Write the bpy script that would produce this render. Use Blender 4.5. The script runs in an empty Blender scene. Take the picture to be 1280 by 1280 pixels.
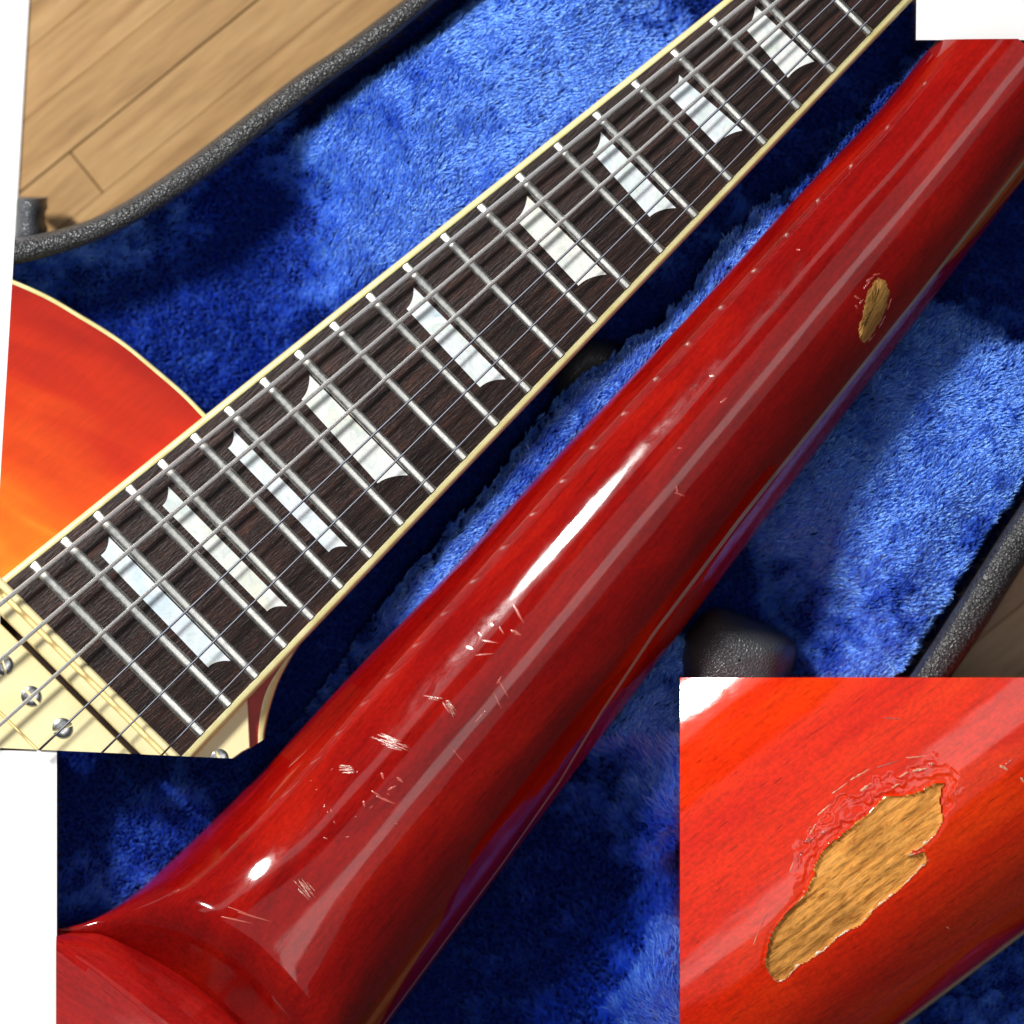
import bpy, bmesh, math, random
import numpy as np
from mathutils import Vector
from mathutils.bvhtree import BVHTree

random.seed(4)
RNG = np.random.default_rng(11)
R = math.radians
scene = bpy.context.scene
col = scene.collection

# ------------------------------------------------------------------ camera, world, lamps, exposure
S = 0.0002            # one unit of the layout grid is 0.2 mm
D = 6.0               # camera distance above the table (m)
cam_d = bpy.data.cameras.new('camera')
cam = bpy.data.objects.new('camera', cam_d)
col.objects.link(cam)
cam.location = (0, 0, D)
cam_d.sensor_width = 36.0
cam_d.lens = 36.0 * D / (1280 * S)
cam_d.clip_start = 0.05
cam_d.clip_end = 50
cam_d.dof.use_dof = True
cam_d.dof.focus_distance = D - 0.049
cam_d.dof.aperture_fstop = 6.0
scene.camera = cam

world = bpy.data.worlds.new('World')
scene.world = world
world.use_nodes = True
wb = world.node_tree.nodes['Background']
wb.inputs['Color'].default_value = (0.86, 0.93, 1.0, 1)
wb.inputs['Strength'].default_value = 0.09

def lamp(name, direction, dist, sx, sy, power, color=(1, 1, 1), roll=0.0, shape='RECTANGLE'):
    d = Vector(direction).normalized()
    l = bpy.data.lights.new(name, 'AREA')
    l.shape = shape
    l.size, l.size_y = sx, sy
    l.energy = power
    l.color = color
    o = bpy.data.objects.new(name, l)
    col.objects.link(o)
    o.location = d * dist
    x = Vector((math.cos(roll), math.sin(roll), 0))
    x = (x - d * x.dot(d)).normalized()
    y = d.cross(x)
    from mathutils import Matrix
    o.rotation_euler = Matrix((x, y, d)).transposed().to_euler()
    return o

ELEV = R(46)
def toward(deg):     # direction leaning off the vertical, to the upper left (positive) or lower right (negative)
    return (-0.766 * math.sin(R(deg)), 0.643 * math.sin(R(deg)), math.cos(R(deg)))
lamp('ceiling_lamp', toward(46), 1.15, 0.10, 0.24, 17.5, (1.0, 0.985, 0.95), R(50), 'ELLIPSE')
lamp('ceiling_panel', toward(-6), 1.2, 0.9, 0.17, 0.95, (1.0, 0.98, 0.95), R(50))
lamp('wall_panel', toward(39), 1.3, 1.3, 0.16, 0.7, (1.0, 0.98, 0.96), R(50))
lamp('ceiling_fill', (0, 0, 1), 2.2, 1.8, 1.8, 4.4, (0.97, 0.98, 1.0), R(50))  # unseen fill light added overhead to brighten the fret metal

scene.view_settings.view_transform = 'Standard'
scene.view_settings.look = 'None'
scene.view_settings.exposure = 0.0
scene.view_settings.gamma = 1.0
scene.view_settings.use_curve_mapping = False
scene.render.engine = 'CYCLES'
scene.cycles.use_denoising = True
scene.cycles.max_bounces = 8

# ------------------------------------------------------------------ helpers
def P(px, py, z):
    k = (D - z * S) / D
    return Vector(((px - 640) * S * k, (640 - py) * S * k, z * S))

BASE = {}
def thing(name, label, cat, base, group=None, kind=None):
    o = bpy.data.objects.new(name, None)
    o.empty_display_size = 0.01
    col.objects.link(o)
    o.location = base
    o['label'] = label
    o['category'] = cat
    if group: o['group'] = group
    if kind: o['kind'] = kind
    BASE[o.name] = Vector(base)
    return o

def base_of(o):
    while o is not None:
        if o.name in BASE: return BASE[o.name]
        o = o.parent
    return Vector((0, 0, 0))

def mk(name, bm, mat, parent=None, smooth=True, sharp=None, label=None, kind=None):
    """link one bmesh (world coordinates) as one mesh object"""
    b = base_of(parent)
    bmesh.ops.recalc_face_normals(bm, faces=bm.faces)
    for v in bm.verts: v.co -= b
    me = bpy.data.meshes.new(name)
    bm.to_mesh(me); bm.free()
    for p in me.polygons: p.use_smooth = smooth
    if smooth and sharp: me.set_sharp_from_angle(angle=R(sharp))
    me.materials.append(mat)
    o = bpy.data.objects.new(name, me)
    col.objects.link(o)
    if parent is not None: o.parent = parent
    if label: o['label'] = label
    if kind: o['kind'] = kind
    return o

def grid_bm(rows, bm=None):
    bm = bm or bmesh.new()
    vs = [[bm.verts.new(p) for p in r] for r in rows]
    for i in range(len(vs) - 1):
        for j in range(len(vs[0]) - 1):
            bm.faces.new((vs[i][j], vs[i + 1][j], vs[i + 1][j + 1], vs[i][j + 1]))
    return bm

def prism_bm(pts, z0, z1, bevel=0.0, bm=None):
    """polygon (layout coordinates) extruded from z0 to z1 with an optional small top bevel"""
    bm = bm or bmesh.new()
    lo = [bm.verts.new(P(x, y, z0)) for x, y in pts]
    n = len(pts)
    rings = [lo]
    if bevel:
        rings.append([bm.verts.new(P(x, y, z1 - bevel)) for x, y in pts])
        ins = inset(pts, bevel)
        rings.append([bm.verts.new(P(x, y, z1)) for x, y in ins])
    else:
        rings.append([bm.verts.new(P(x, y, z1)) for x, y in pts])
    for a, b in zip(rings, rings[1:]):
        for i in range(n):
            j = (i + 1) % n
            bm.faces.new((a[i], a[j], b[j], b[i]))
    bm.faces.new(rings[-1])
    bm.faces.new(list(reversed(lo)))
    return bm

def inset(pts, d):
    n = len(pts)
    A = sum(pts[i][0] * pts[(i + 1) % n][1] - pts[(i + 1) % n][0] * pts[i][1] for i in range(n))
    s = 1 if A > 0 else -1
    out = []
    for i in range(n):
        p0, p1, p2 = Vector(pts[i - 1]), Vector(pts[i]), Vector(pts[(i + 1) % n])
        e1 = (p1 - p0).normalized(); e2 = (p2 - p1).normalized()
        n1 = Vector((-e1.y, e1.x)) * s; n2 = Vector((-e2.y, e2.x)) * s
        m = n1 + n2
        if m.length < 1e-5: m = n1
        m.normalize()
        k = d / max(0.4, m.dot(n1))
        q = p1 + m * k
        out.append((q.x, q.y))
    return out

def clip(bm, a, b, keep, z):
    """cut a bmesh by the upright plane over the layout line a-b, keeping the side of the point keep"""
    pa, pb, pk = P(a[0], a[1], z), P(b[0], b[1], z), P(keep[0], keep[1], z)
    n = (pb - pa).cross(Vector((0, 0, 1))).normalized()
    if (pk - pa).dot(n) > 0: n = -n
    g = bm.verts[:] + bm.edges[:] + bm.faces[:]
    r = bmesh.ops.bisect_plane(bm, geom=g, dist=1e-7, plane_co=pa, plane_no=n, clear_outer=True)
    ed = [e for e in r['geom_cut'] if isinstance(e, bmesh.types.BMEdge) and e.is_boundary]
    if ed:
        try: bmesh.ops.holes_fill(bm, edges=ed, sides=0)
        except Exception: pass
    return bm

LEFT = ((36, 0), (0, 610))        # slanting left end of the guitar and its case
BOTTOM = ((0, 935), (290, 948))   # sawn lower end of the guitar
def clip_front(bm, z):
    clip(bm, LEFT[0], LEFT[1], (600, 300), z)
    clip(bm, BOTTOM[0], BOTTOM[1], (300, 500), z)
    return bm

def interp(poly, x):
    return float(np.interp(x, [p[0] for p in poly], [p[1] for p in poly]))

def resample(pts, n):
    """smooth curve through points (Catmull-Rom)"""
    p = [Vector(q) for q in pts]
    p = [p[0] * 2 - p[1]] + p + [p[-1] * 2 - p[-2]]
    m = len(p) - 3
    out = []
    for i in range(n):
        t = i / (n - 1) * m
        k = min(int(t), m - 1); f = t - k
        a, b, c, d = p[k:k + 4]
        out.append(0.5 * ((2 * b) + (c - a) * f + (2 * a - 5 * b + 4 * c - d) * f * f + (3 * b - a - 3 * c + d) * f ** 3))
    return out

def in_poly(x, y, poly):
    x = np.asarray(x, float); y = np.asarray(y, float)
    c = np.zeros(x.shape, bool)
    n = len(poly)
    for i in range(n):
        x0, y0 = poly[i]; x1, y1 = poly[(i + 1) % n]
        if y0 == y1: continue
        t = ((y0 > y) != (y1 > y)) & (x < (x1 - x0) * (y - y0) / (y1 - y0) + x0)
        c ^= t
    return c

def seg_dist(x, y, poly, closed=False):
    x = np.asarray(x, float); y = np.asarray(y, float)
    best = np.full(x.shape, 1e9)
    m = len(poly) if closed else len(poly) - 1
    for i in range(m):
        x0, y0 = poly[i]; x1, y1 = poly[(i + 1) % len(poly)]
        dx, dy = x1 - x0, y1 - y0
        t = np.clip(((x - x0) * dx + (y - y0) * dy) / (dx * dx + dy * dy), 0, 1)
        best = np.minimum(best, np.hypot(x - x0 - t * dx, y - y0 - t * dy))
    return best

def vnoise(x, y, scale, seed):
    g = np.random.default_rng(seed).random((256, 256))
    u = np.asarray(x) / scale + 60.3; v = np.asarray(y) / scale + 60.7
    i = np.floor(u).astype(int); j = np.floor(v).astype(int)
    f = u - i; h = v - j
    f = f * f * (3 - 2 * f); h = h * h * (3 - 2 * h)
    i0, i1, j0, j1 = i % 256, (i + 1) % 256, j % 256, (j + 1) % 256
    return (g[i0, j0] * (1 - f) + g[i1, j0] * f) * (1 - h) + (g[i0, j1] * (1 - f) + g[i1, j1] * f) * h

def sstep(a, b, x):
    t = np.clip((np.asarray(x, float) - a) / (b - a), 0, 1)
    return t * t * (3 - 2 * t)

# ------------------------------------------------------------------ materials
def srgb(r, g, b):
    f = lambda c: (c / 255 / 12.92) if c <= 10 else ((c / 255 + 0.055) / 1.055) ** 2.4
    return (f(r), f(g), f(b), 1)

class Mat:
    def __init__(self, name, color=(0.5, 0.5, 0.5, 1), rough=0.5, metal=0.0, coat=0.0, coat_rough=0.03, spec=0.5):
        m = bpy.data.materials.new(name)
        m.use_nodes = True
        self.m = m; self.t = m.node_tree; self.n = self.t.nodes; self.l = self.t.links
        self.b = self.n['Principled BSDF']
        self.b.inputs['Base Color'].default_value = color
        self.b.inputs['Roughness'].default_value = rough
        self.b.inputs['Metallic'].default_value = metal
        self.b.inputs['Coat Weight'].default_value = coat
        self.b.inputs['Coat Roughness'].default_value = coat_rough
        self.b.inputs['Specular IOR Level'].default_value = spec
    def node(self, kind, **kw):
        n = self.n.new(kind)
        for k, v in kw.items():
            if hasattr(n, k): setattr(n, k, v)
            else: n.inputs[k].default_value = v
        return n
    def link(self, a, b): self.l.new(a, b)
    def coords(self, angle=0.0, scale=(1, 1, 1)):
        """world position rotated so x runs along angle, in layout units * scale"""
        g = self.node('ShaderNodeNewGeometry')
        r = self.node('ShaderNodeVectorRotate', rotation_type='Z_AXIS')
        r.inputs['Angle'].default_value = -angle
        self.link(g.outputs['Position'], r.inputs['Vector'])
        s = self.node('ShaderNodeVectorMath', operation='MULTIPLY')
        s.inputs[1].default_value = [c / S for c in scale]
        self.link(r.outputs[0], s.inputs[0])
        return s.outputs[0]
    def noise(self, vec, scale, detail=3, rough=0.55, dist=0.0):
        n = self.node('ShaderNodeTexNoise')
        n.inputs['Scale'].default_value = scale
        n.inputs['Detail'].default_value = detail
        n.inputs['Roughness'].default_value = rough
        n.inputs['Distortion'].default_value = dist
        self.link(vec, n.inputs['Vector'])
        return n.outputs['Fac']
    def ramp(self, fac, stops):
        r = self.node('ShaderNodeValToRGB')
        e = r.color_ramp.elements
        while len(e) > 1: e.remove(e[-1])
        e[0].position, e[0].color = stops[0]
        for p, c in stops[1:]:
            k = e.new(p); k.color = c
        self.link(fac, r.inputs['Fac'])
        return r.outputs['Color']
    def mix(self, fac, a, b, mode='MIX'):
        n = self.node('ShaderNodeMix', data_type='RGBA', blend_type=mode)
        for v, i in ((fac, 0), (a, 6), (b, 7)):
            if hasattr(v, 'node'): self.link(v, n.inputs[i])
            else: n.inputs[i].default_value = v
        return n.outputs[2]
    def color(self, sock): self.link(sock, self.b.inputs['Base Color'])
    def bump(self, h, dist, strength=1.0, coat=False):
        n = self.node('ShaderNodeBump')
        n.inputs['Distance'].default_value = dist * S
        n.inputs['Strength'].default_value = strength
        self.link(h, n.inputs['Height'])
        self.link(n.outputs[0], self.b.inputs['Normal'])
        if coat: self.link(n.outputs[0], self.b.inputs['Coat Normal'])

G = (0, 0, 0, 1)
def grey(v): return (v, v, v, 1)

M = {}
m = Mat('white_paint', grey(0.93), 0.9, spec=0.1); M['white'] = m.m

# laminate floor
m = Mat('oak_laminate', rough=0.38)
c = m.coords(R(39))
n1 = m.noise(m.coords(R(39), (0.004, 0.05, 1)), 1.0, 5, 0.6, 0.4)
n2 = m.noise(m.coords(R(39), (0.02, 0.16, 1)), 1.0, 3, 0.6)
base = m.ramp(n1, [(0.25, srgb(150, 112, 68)), (0.5, srgb(188, 148, 98)), (0.75, srgb(206, 168, 118))])
g2 = m.ramp(n2, [(0.3, grey(0.86)), (0.6, grey(1.0))])
oi = m.node('ShaderNodeObjectInfo')
tint = m.ramp(oi.outputs['Random'], [(0.0, (0.74, 0.72, 0.68, 1)), (1.0, (0.84, 0.82, 0.78, 1))])
m.color(m.mix(1.0, m.mix(1.0, base, g2, 'MULTIPLY'), tint, 'MULTIPLY'))
m.bump(n2, 0.6, 0.4)
M['floor'] = m.m
M['gap'] = Mat('floor_joint', srgb(104, 74, 44), 0.9).m

# tolex
m = Mat('black_tolex', rough=0.42, spec=0.55)
c = m.coords()
v = m.node('ShaderNodeTexVoronoi', feature='F1'); v.inputs['Scale'].default_value = 0.27
nz = m.noise(c, 0.12, 3, 0.6)
wv = m.node('ShaderNodeVectorMath', operation='ADD')
nzc = m.node('ShaderNodeTexNoise'); nzc.inputs['Scale'].default_value = 0.13; m.link(c, nzc.inputs['Vector'])
sc_ = m.node('ShaderNodeVectorMath', operation='SCALE'); sc_.inputs['Scale'].default_value = 7.0
m.link(nzc.outputs['Color'], sc_.inputs[0]); m.link(c, wv.inputs[0]); m.link(sc_.outputs[0], wv.inputs[1])
m.link(wv.outputs[0], v.inputs['Vector'])
hh = m.mix(0.5, v.outputs['Distance'], nz)
m.color(m.ramp(v.outputs['Distance'], [(0.1, srgb(74, 75, 78)), (0.7, srgb(34, 34, 36))]))
m.bump(hh, 3.0, 0.9)
M['tolex'] = m.m
m = Mat('black_vinyl', srgb(62, 65, 70), 0.36, spec=0.6)
c = m.coords()
v = m.node('ShaderNodeTexVoronoi', feature='DISTANCE_TO_EDGE'); v.inputs['Scale'].default_value = 0.24; m.link(c, v.inputs['Vector'])
nz = m.noise(c, 0.06, 4, 0.65, 1.2)
m.bump(m.mix(0.55, m.ramp(v.outputs['Distance'], [(0, grey(0)), (0.3, grey(1))]), nz), 3.0, 0.45)
M['vinyl'] = m.m

# plush
m = Mat('plush_backing', srgb(14, 22, 92), 0.95, spec=0.1); M['lining'] = m.m
m = Mat('plush_fibre')
hi = m.node('ShaderNodeHairInfo')
dif = m.node('ShaderNodeBsdfDiffuse'); glo = m.node('ShaderNodeBsdfGlossy'); mixs = m.node('ShaderNodeMixShader')
m.link(m.ramp(hi.outputs['Random'], [(0.0, srgb(54, 104, 242)), (0.6, srgb(82, 142, 255)), (1.0, srgb(116, 174, 255))]), dif.inputs['Color'])
m.link(m.ramp(hi.outputs['Random'], [(0.0, srgb(120, 178, 255)), (1.0, srgb(166, 208, 255))]), glo.inputs['Color'])
glo.inputs['Roughness'].default_value = 0.42
mixs.inputs[0].default_value = 0.5
m.link(dif.outputs[0], mixs.inputs[1]); m.link(glo.outputs[0], mixs.inputs[2])
m.link(mixs.outputs[0], m.n['Material Output'].inputs['Surface'])
M['pile'] = m.m

# red lacquer over mahogany
def lacquer(name, ang, dark, mid, light, k=1.0):
    m = Mat(name, rough=0.35, coat=1.0, coat_rough=0.075, spec=0.0)
    fine = m.noise(m.coords(ang, (0.014 * k, 0.22 * k, 0.22 * k)), 1.0, 4, 0.7, 0.3)
    broad = m.noise(m.coords(ang, (0.0035 * k, 0.012 * k, 0.012 * k)), 1.0, 3, 0.55, 0.6)
    pores = m.noise(m.coords(ang, (0.022 * k, 0.5 * k, 0.5 * k)), 1.0, 2, 0.5)
    gran = m.noise(m.coords(ang, (0.16, 0.2, 0.2)), 1.0, 2, 0.6)
    base = m.ramp(broad, [(0.3, dark), (0.5, mid), (0.72, light)])
    f = m.ramp(fine, [(0.28, grey(0.7)), (0.5, grey(1.0)), (0.8, grey(1.1))])
    p = m.ramp(pores, [(0.24, grey(0.5)), (0.36, grey(1.0))])
    gr = m.ramp(gran, [(0.25, grey(0.8)), (0.75, grey(1.15))])
    cc = m.mix(1.0, m.mix(1.0, m.mix(1.0, base, f, 'MULTIPLY'), p, 'MULTIPLY'), gr, 'MULTIPLY')
    m.color(cc)
    hz = m.noise(m.coords(ang, (0.02, 0.05, 0.05)), 1.0, 5, 0.75, 0.5)
    m.link(m.ramp(hz, [(0.35, grey(0.045)), (0.7, grey(0.12))]), m.b.inputs['Coat Roughness'])
    wav = m.noise(m.coords(ang, (0.006, 0.02, 0.02)), 1.0, 2, 0.5)
    m.bump(wav, 0.9, 0.6, coat=True)
    return m.m
M['red'] = lacquer('red_lacquer', R(50), srgb(116, 7, 6), srgb(140, 10, 6), srgb(166, 22, 7))
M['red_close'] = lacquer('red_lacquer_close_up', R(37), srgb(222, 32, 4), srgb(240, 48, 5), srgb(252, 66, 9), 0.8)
M['red_body'] = lacquer('red_lacquer_body', R(-35), srgb(140, 14, 13), srgb(168, 22, 18), srgb(182, 32, 26))

def bare(name, ang, k, tint=grey(1.0)):
    m = Mat(name, rough=0.75, spec=0.2)
    a = m.noise(m.coords(ang, (0.016 * k, 0.09 * k, 0.09 * k)), 1.0, 7, 0.78, 0.9)
    b = m.noise(m.coords(ang, (0.035 * k, 0.33 * k, 0.33 * k)), 1.0, 4, 0.7)
    b2 = m.noise(m.coords(ang, (0.01, 0.015, 0.02)), 1.0, 2, 0.5)
    c0 = m.ramp(a, [(0.25, srgb(108, 68, 36)), (0.38, srgb(204, 128, 56)), (0.52, srgb(246, 170, 80)), (0.66, srgb(226, 158, 88)), (0.8, srgb(160, 126, 92))])
    c1 = m.ramp(b, [(0.3, grey(0.45)), (0.46, grey(1.05))])
    c2 = m.ramp(b2, [(0.35, grey(0.62)), (0.6, grey(1.05))])
    m.color(m.mix(1.0, m.mix(1.0, m.mix(1.0, c0, c1, 'MULTIPLY'), c2, 'MULTIPLY'), tint, 'MULTIPLY'))
    m.bump(m.mix(0.5, a, b), 4.0 / k, 0.9)
    return m.m
M['bare'] = bare('bare_mahogany', R(38), 1.0)
M['bare_small'] = bare('bare_mahogany_worn', R(60), 2.0, (0.66, 0.78, 0.95, 1))
M['chipped'] = Mat('chipped_lacquer_edge', srgb(226, 196, 164), 0.4, coat=0.5).m
m = Mat('dented_lacquer', rough=0.22, spec=0.9, coat=1.0, coat_rough=0.1)
nn = m.noise(m.coords(R(-18), (0.07, 0.5, 0.5)), 1.0, 3, 0.7)
m.color(m.ramp(nn, [(0.38, srgb(128, 40, 30)), (0.5, srgb(186, 106, 88)), (0.64, srgb(222, 186, 170)), (0.8, srgb(244, 230, 220))]))
m.bump(nn, 1.2, 0.7, coat=True)
M['dent'] = m.m
M['flake'] = Mat('flaked_lacquer', srgb(236, 168, 132), 0.35, coat=0.6).m
m = Mat('scratched_lacquer', rough=0.3, coat=1.0, coat_rough=0.15, spec=0.8)
m.b.inputs['Base Color'].default_value = srgb(186, 76, 60)
M['scratch'] = m.m

# rosewood
m = Mat('rosewood', rough=0.42, spec=0.22)
FB_ANG = R(42)
a = m.noise(m.coords(FB_ANG, (0.016, 0.12, 0.12)), 1.0, 5, 0.7, 0.8)
b = m.noise(m.coords(FB_ANG, (0.05, 0.36, 0.36)), 1.0, 3, 0.65)
b2 = m.noise(m.coords(FB_ANG, (0.004, 0.025, 0.02)), 1.0, 2, 0.5, 0.8)
cb = m.ramp(a, [(0.28, srgb(18, 11, 10)), (0.46, srgb(36, 22, 19)), (0.60, srgb(52, 31, 26)), (0.78, srgb(92, 54, 42))])
cp = m.ramp(b, [(0.30, grey(0.3)), (0.42, grey(1.0)), (0.66, grey(1.0)), (0.75, (2.0, 1.8, 1.7, 1))])
cl = m.ramp(b2, [(0.3, grey(0.6)), (0.65, grey(1.25))])
m.color(m.mix(1.0, m.mix(1.0, cb, cp, 'MULTIPLY'), cl, 'MULTIPLY'))
m.bump(b, 1.6, 0.7)
M['rosewood'] = m.m

# mother-of-pearl
m = Mat('pearl_inlay', rough=0.2, coat=0.6, spec=0.6)
oi = m.node('ShaderNodeObjectInfo')
off = m.node('ShaderNodeVectorMath', operation='SCALE'); off.inputs[0].default_value = (913, 377, 641)
m.link(oi.outputs['Random'], off.inputs['Scale'])
ad = m.node('ShaderNodeVectorMath', operation='ADD')
m.link(m.coords(R(-45)), ad.inputs[0]); m.link(off.outputs[0], ad.inputs[1])
w = m.noise(ad.outputs[0], 0.014, 3, 0.5, 2.2)
h = m.noise(ad.outputs[0], 0.045, 2, 0.5, 3.0)
c1 = m.ramp(w, [(0.22, srgb(200, 216, 224)), (0.40, srgb(228, 236, 238)), (0.5, srgb(240, 240, 244)), (0.6, srgb(222, 232, 228)), (0.75, srgb(242, 238, 226))])
c2 = m.ramp(h, [(0.3, (0.84, 0.88, 0.9, 1)), (0.5, grey(1.0))])
tn = m.ramp(oi.outputs['Random'], [(0.0, (0.9, 0.95, 1.0, 1)), (1.0, (0.98, 0.95, 0.88, 1))])
m.color(m.mix(1.0, m.mix(1.0, c1, c2, 'MULTIPLY'), tn, 'MULTIPLY'))
M['pearl'] = m.m

m = Mat('nickel_fret', grey(0.62), 0.24, 1.0)
g = m.noise(m.coords(R(-45), (0.03, 0.5, 0.5)), 1.0, 3, 0.7)
m.color(m.ramp(g, [(0.3, grey(0.68)), (0.6, srgb(244, 242, 232))]))
m.link(m.ramp(m.noise(m.coords(), 0.2, 3), [(0.3, grey(0.22)), (0.7, grey(0.36))]), m.b.inputs['Roughness'])
M['fret'] = m.m
m = Mat('wound_string', grey(0.97), 0.55, 1.0)
w = m.node('ShaderNodeTexWave', wave_type='BANDS'); w.inputs['Scale'].default_value = 0.55
m.link(m.coords(R(40)), w.inputs['Vector'])
m.bump(w.outputs['Fac'], 1.0, 0.6)
M['wound'] = m.m
M['plain'] = Mat('plain_string', (0.14, 0.15, 0.18, 1), 0.5, 1.0).m
m = Mat('nickel_screw', grey(0.7), 0.22, 1.0)
g = m.noise(m.coords(), 0.12, 3)
m.color(m.ramp(g, [(0.3, grey(0.35)), (0.7, grey(0.8))]))
M['screw'] = m.m

def plastic(name, c0, c1, rough=0.3, sc=0.02):
    m = Mat(name, rough=rough, spec=0.5)
    m.color(m.ramp(m.noise(m.coords(), sc, 4, 0.6), [(0.3, c0), (0.7, c1)]))
    m.b.inputs['Subsurface Weight'].default_value = 0.0
    return m.m
M['cream'] = plastic('cream_plastic', srgb(240, 222, 166), srgb(248, 234, 184))
M['binding'] = plastic('aged_binding', srgb(222, 208, 138), srgb(240, 230, 172), 0.3, 0.05)
M['binding_shade'] = plastic('shaded_binding', srgb(140, 122, 112), srgb(164, 146, 132), 0.35)  # binding cream with shade mixed into the colour; also colours the reflection strip
M['cavity'] = Mat('pickup_cavity', srgb(44, 28, 16), 0.8).m

# sunburst top
m = Mat('sunburst_maple', rough=0.32, coat=1.0, coat_rough=0.03, spec=0.0)
c = m.coords()
dv = m.node('ShaderNodeVectorMath', operation='DISTANCE')
cc_ = P(-95, 830, 190); dv.inputs[1].default_value = (cc_.x / S, cc_.y / S, 0)
fl = m.node('ShaderNodeVectorMath', operation='MULTIPLY'); fl.inputs[1].default_value = (1, 1, 0)
m.link(c, fl.inputs[0]); m.link(fl.outputs[0], dv.inputs[0])
flame = m.noise(m.coords(R(-28), (0.006, 0.026, 0.02)), 1.0, 2, 0.4, 0.5)
fm = m.node('ShaderNodeMath', operation='MULTIPLY_ADD'); fm.inputs[1].default_value = 180.0
m.link(flame, fm.inputs[0]); m.link(dv.outputs['Value'], fm.inputs[2])
mr = m.node('ShaderNodeMapRange'); mr.inputs['From Min'].default_value = 178; mr.inputs['From Max'].default_value = 580
m.link(fm.outputs[0], mr.inputs['Value'])
burst = m.ramp(mr.outputs[0], [(0.0, srgb(252, 196, 92)), (0.13, srgb(250, 164, 52)), (0.28, srgb(240, 116, 16)), (0.48, srgb(222, 74, 8)), (0.72, srgb(196, 42, 6)), (1.0, srgb(164, 24, 5))])
grain = m.noise(m.coords(R(40), (0.03, 0.16, 0.1)), 1.0, 4, 0.7)
m.color(m.mix(1.0, burst, m.ramp(grain, [(0.3, grey(0.9)), (0.65, grey(1.04))]), 'MULTIPLY'))
M['burst'] = m.m

# ------------------------------------------------------------------ setting: floor and white backdrop
floor = bpy.data.objects.new('floor', None); col.objects.link(floor)
floor['kind'] = 'structure'; floor['label'] = 'tan wooden plank floor under the guitar case'; floor['category'] = 'floor'
bm = prism_bm([(-400, -300), (1700, -300), (1700, 1700), (-400, 1700)], -24, -7)
mk('subfloor', bm, M['gap'], floor, smooth=False)
ca, sa = math.cos(R(39)), math.sin(R(39))
def fl_pt(u, v):  # u along boards (up-right), v across (down-right)
    return (111 + u * ca + v * sa, 171 - u * sa + v * ca)
for i in range(-6, 22):
    g_ = 0.9 if i in (0, 1) else 0.35
    v0, v1 = i * 66 + (0.9 if i == 0 else 0.15), i * 66 + 66 - (0.9 if i == -1 else 0.15)
    if 5 < i < 9: continue
    cut = -30 if i == 0 else (-420 - 90 * i if i % 2 else 700 - 60 * i)
    for (u0, u1) in ((-900, cut - 0.8), (cut + 0.8, 1300)):
        if i >= 5 and False: continue
        pts = [fl_pt(u0, v0), fl_pt(u1, v0), fl_pt(u1, v1), fl_pt(u0, v1)]
        mk('plank', prism_bm(pts, -7, 0, 0.9), M['floor'], floor, smooth=False)

def slab(pts, z, label):
    o = mk('backdrop', prism_bm(pts, -30, z), M['white'], None, smooth=False)
    o['kind'] = 'structure'; o['label'] = label; o['category'] = 'backdrop'
slab([(-300, -300), (36 + 18, -300), (36, 0), (18.5, 297), (-300, 297)], 4, 'plain white board at the left end of the plank floor')
slab([(-300, 297.5), (18.4, 297.5), (0, 610), (0, 936), (-300, 936)], 186, 'plain white board along the left end of the sunburst guitar')
slab([(-300, 938), (71, 938), (71, 1600), (-300, 1600)], 222, 'plain white board in the lower left corner')
slab([(1148, -300), (1600, -300), (1600, 50), (1145, 50)], 220, 'plain white board in the upper right corner')

# ------------------------------------------------------------------ guitar case
case = thing('guitar_case', 'black textured guitar case with blue plush lining holding both guitars', 'guitar case', P(640, 640, 0))

RIM_A_UP = [(-20, 303), (18, 298), (91, 282), (144, 259), (201, 223), (285, 161), (369, 96), (430, 55), (504, 0), (560, -40)]
RIM_A_LO = [(-20, 336), (17, 331), (67, 319), (134, 296), (201, 260), (269, 215), (336, 161), (430, 91), (481, 55), (548, 0), (600, -40)]
RIM_B_UP = [(1060, 955), (1139, 843), (1203, 745), (1252, 667), (1280, 625), (1330, 545)]
RIM_B_LO = [(1110, 955), (1189, 846), (1234, 780), (1280, 706), (1340, 615)]

def rim(up, lo, ztop, clipleft=False):
    a = resample(up, 60); b = resample(lo, 60)
    rows = []
    for p, q in zip(a, b):
        r = []
        prof = [(0.0, 0), (0.0, 60), (0.0, ztop - 50), (0.03, ztop - 24), (0.10, ztop - 11), (0.17, ztop - 4), (0.25, ztop - 0.5), (0.45, ztop + 1), (0.7, ztop + 0.5), (0.85, ztop - 2),
                (0.95, ztop - 8), (1.0, ztop - 20), (1.0, ztop - 80), (1.0, 0)]
        for t, z in prof:
            w = p.lerp(q, t)
            r.append(P(w.x, w.y, z))
        rows.append(r)
    bm = grid_bm(rows)
    if clipleft: clip(bm, LEFT[0], LEFT[1], (600, 300), ztop)
    return bm
mk('rim', rim(RIM_A_UP, RIM_A_LO, 190, True), M['tolex'], case, label='black textured case rim beside the wooden floor planks')
mk('rim', rim(RIM_B_UP, RIM_B_LO, 205), M['tolex'], case, label='black textured case rim near the neck close-up')

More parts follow.
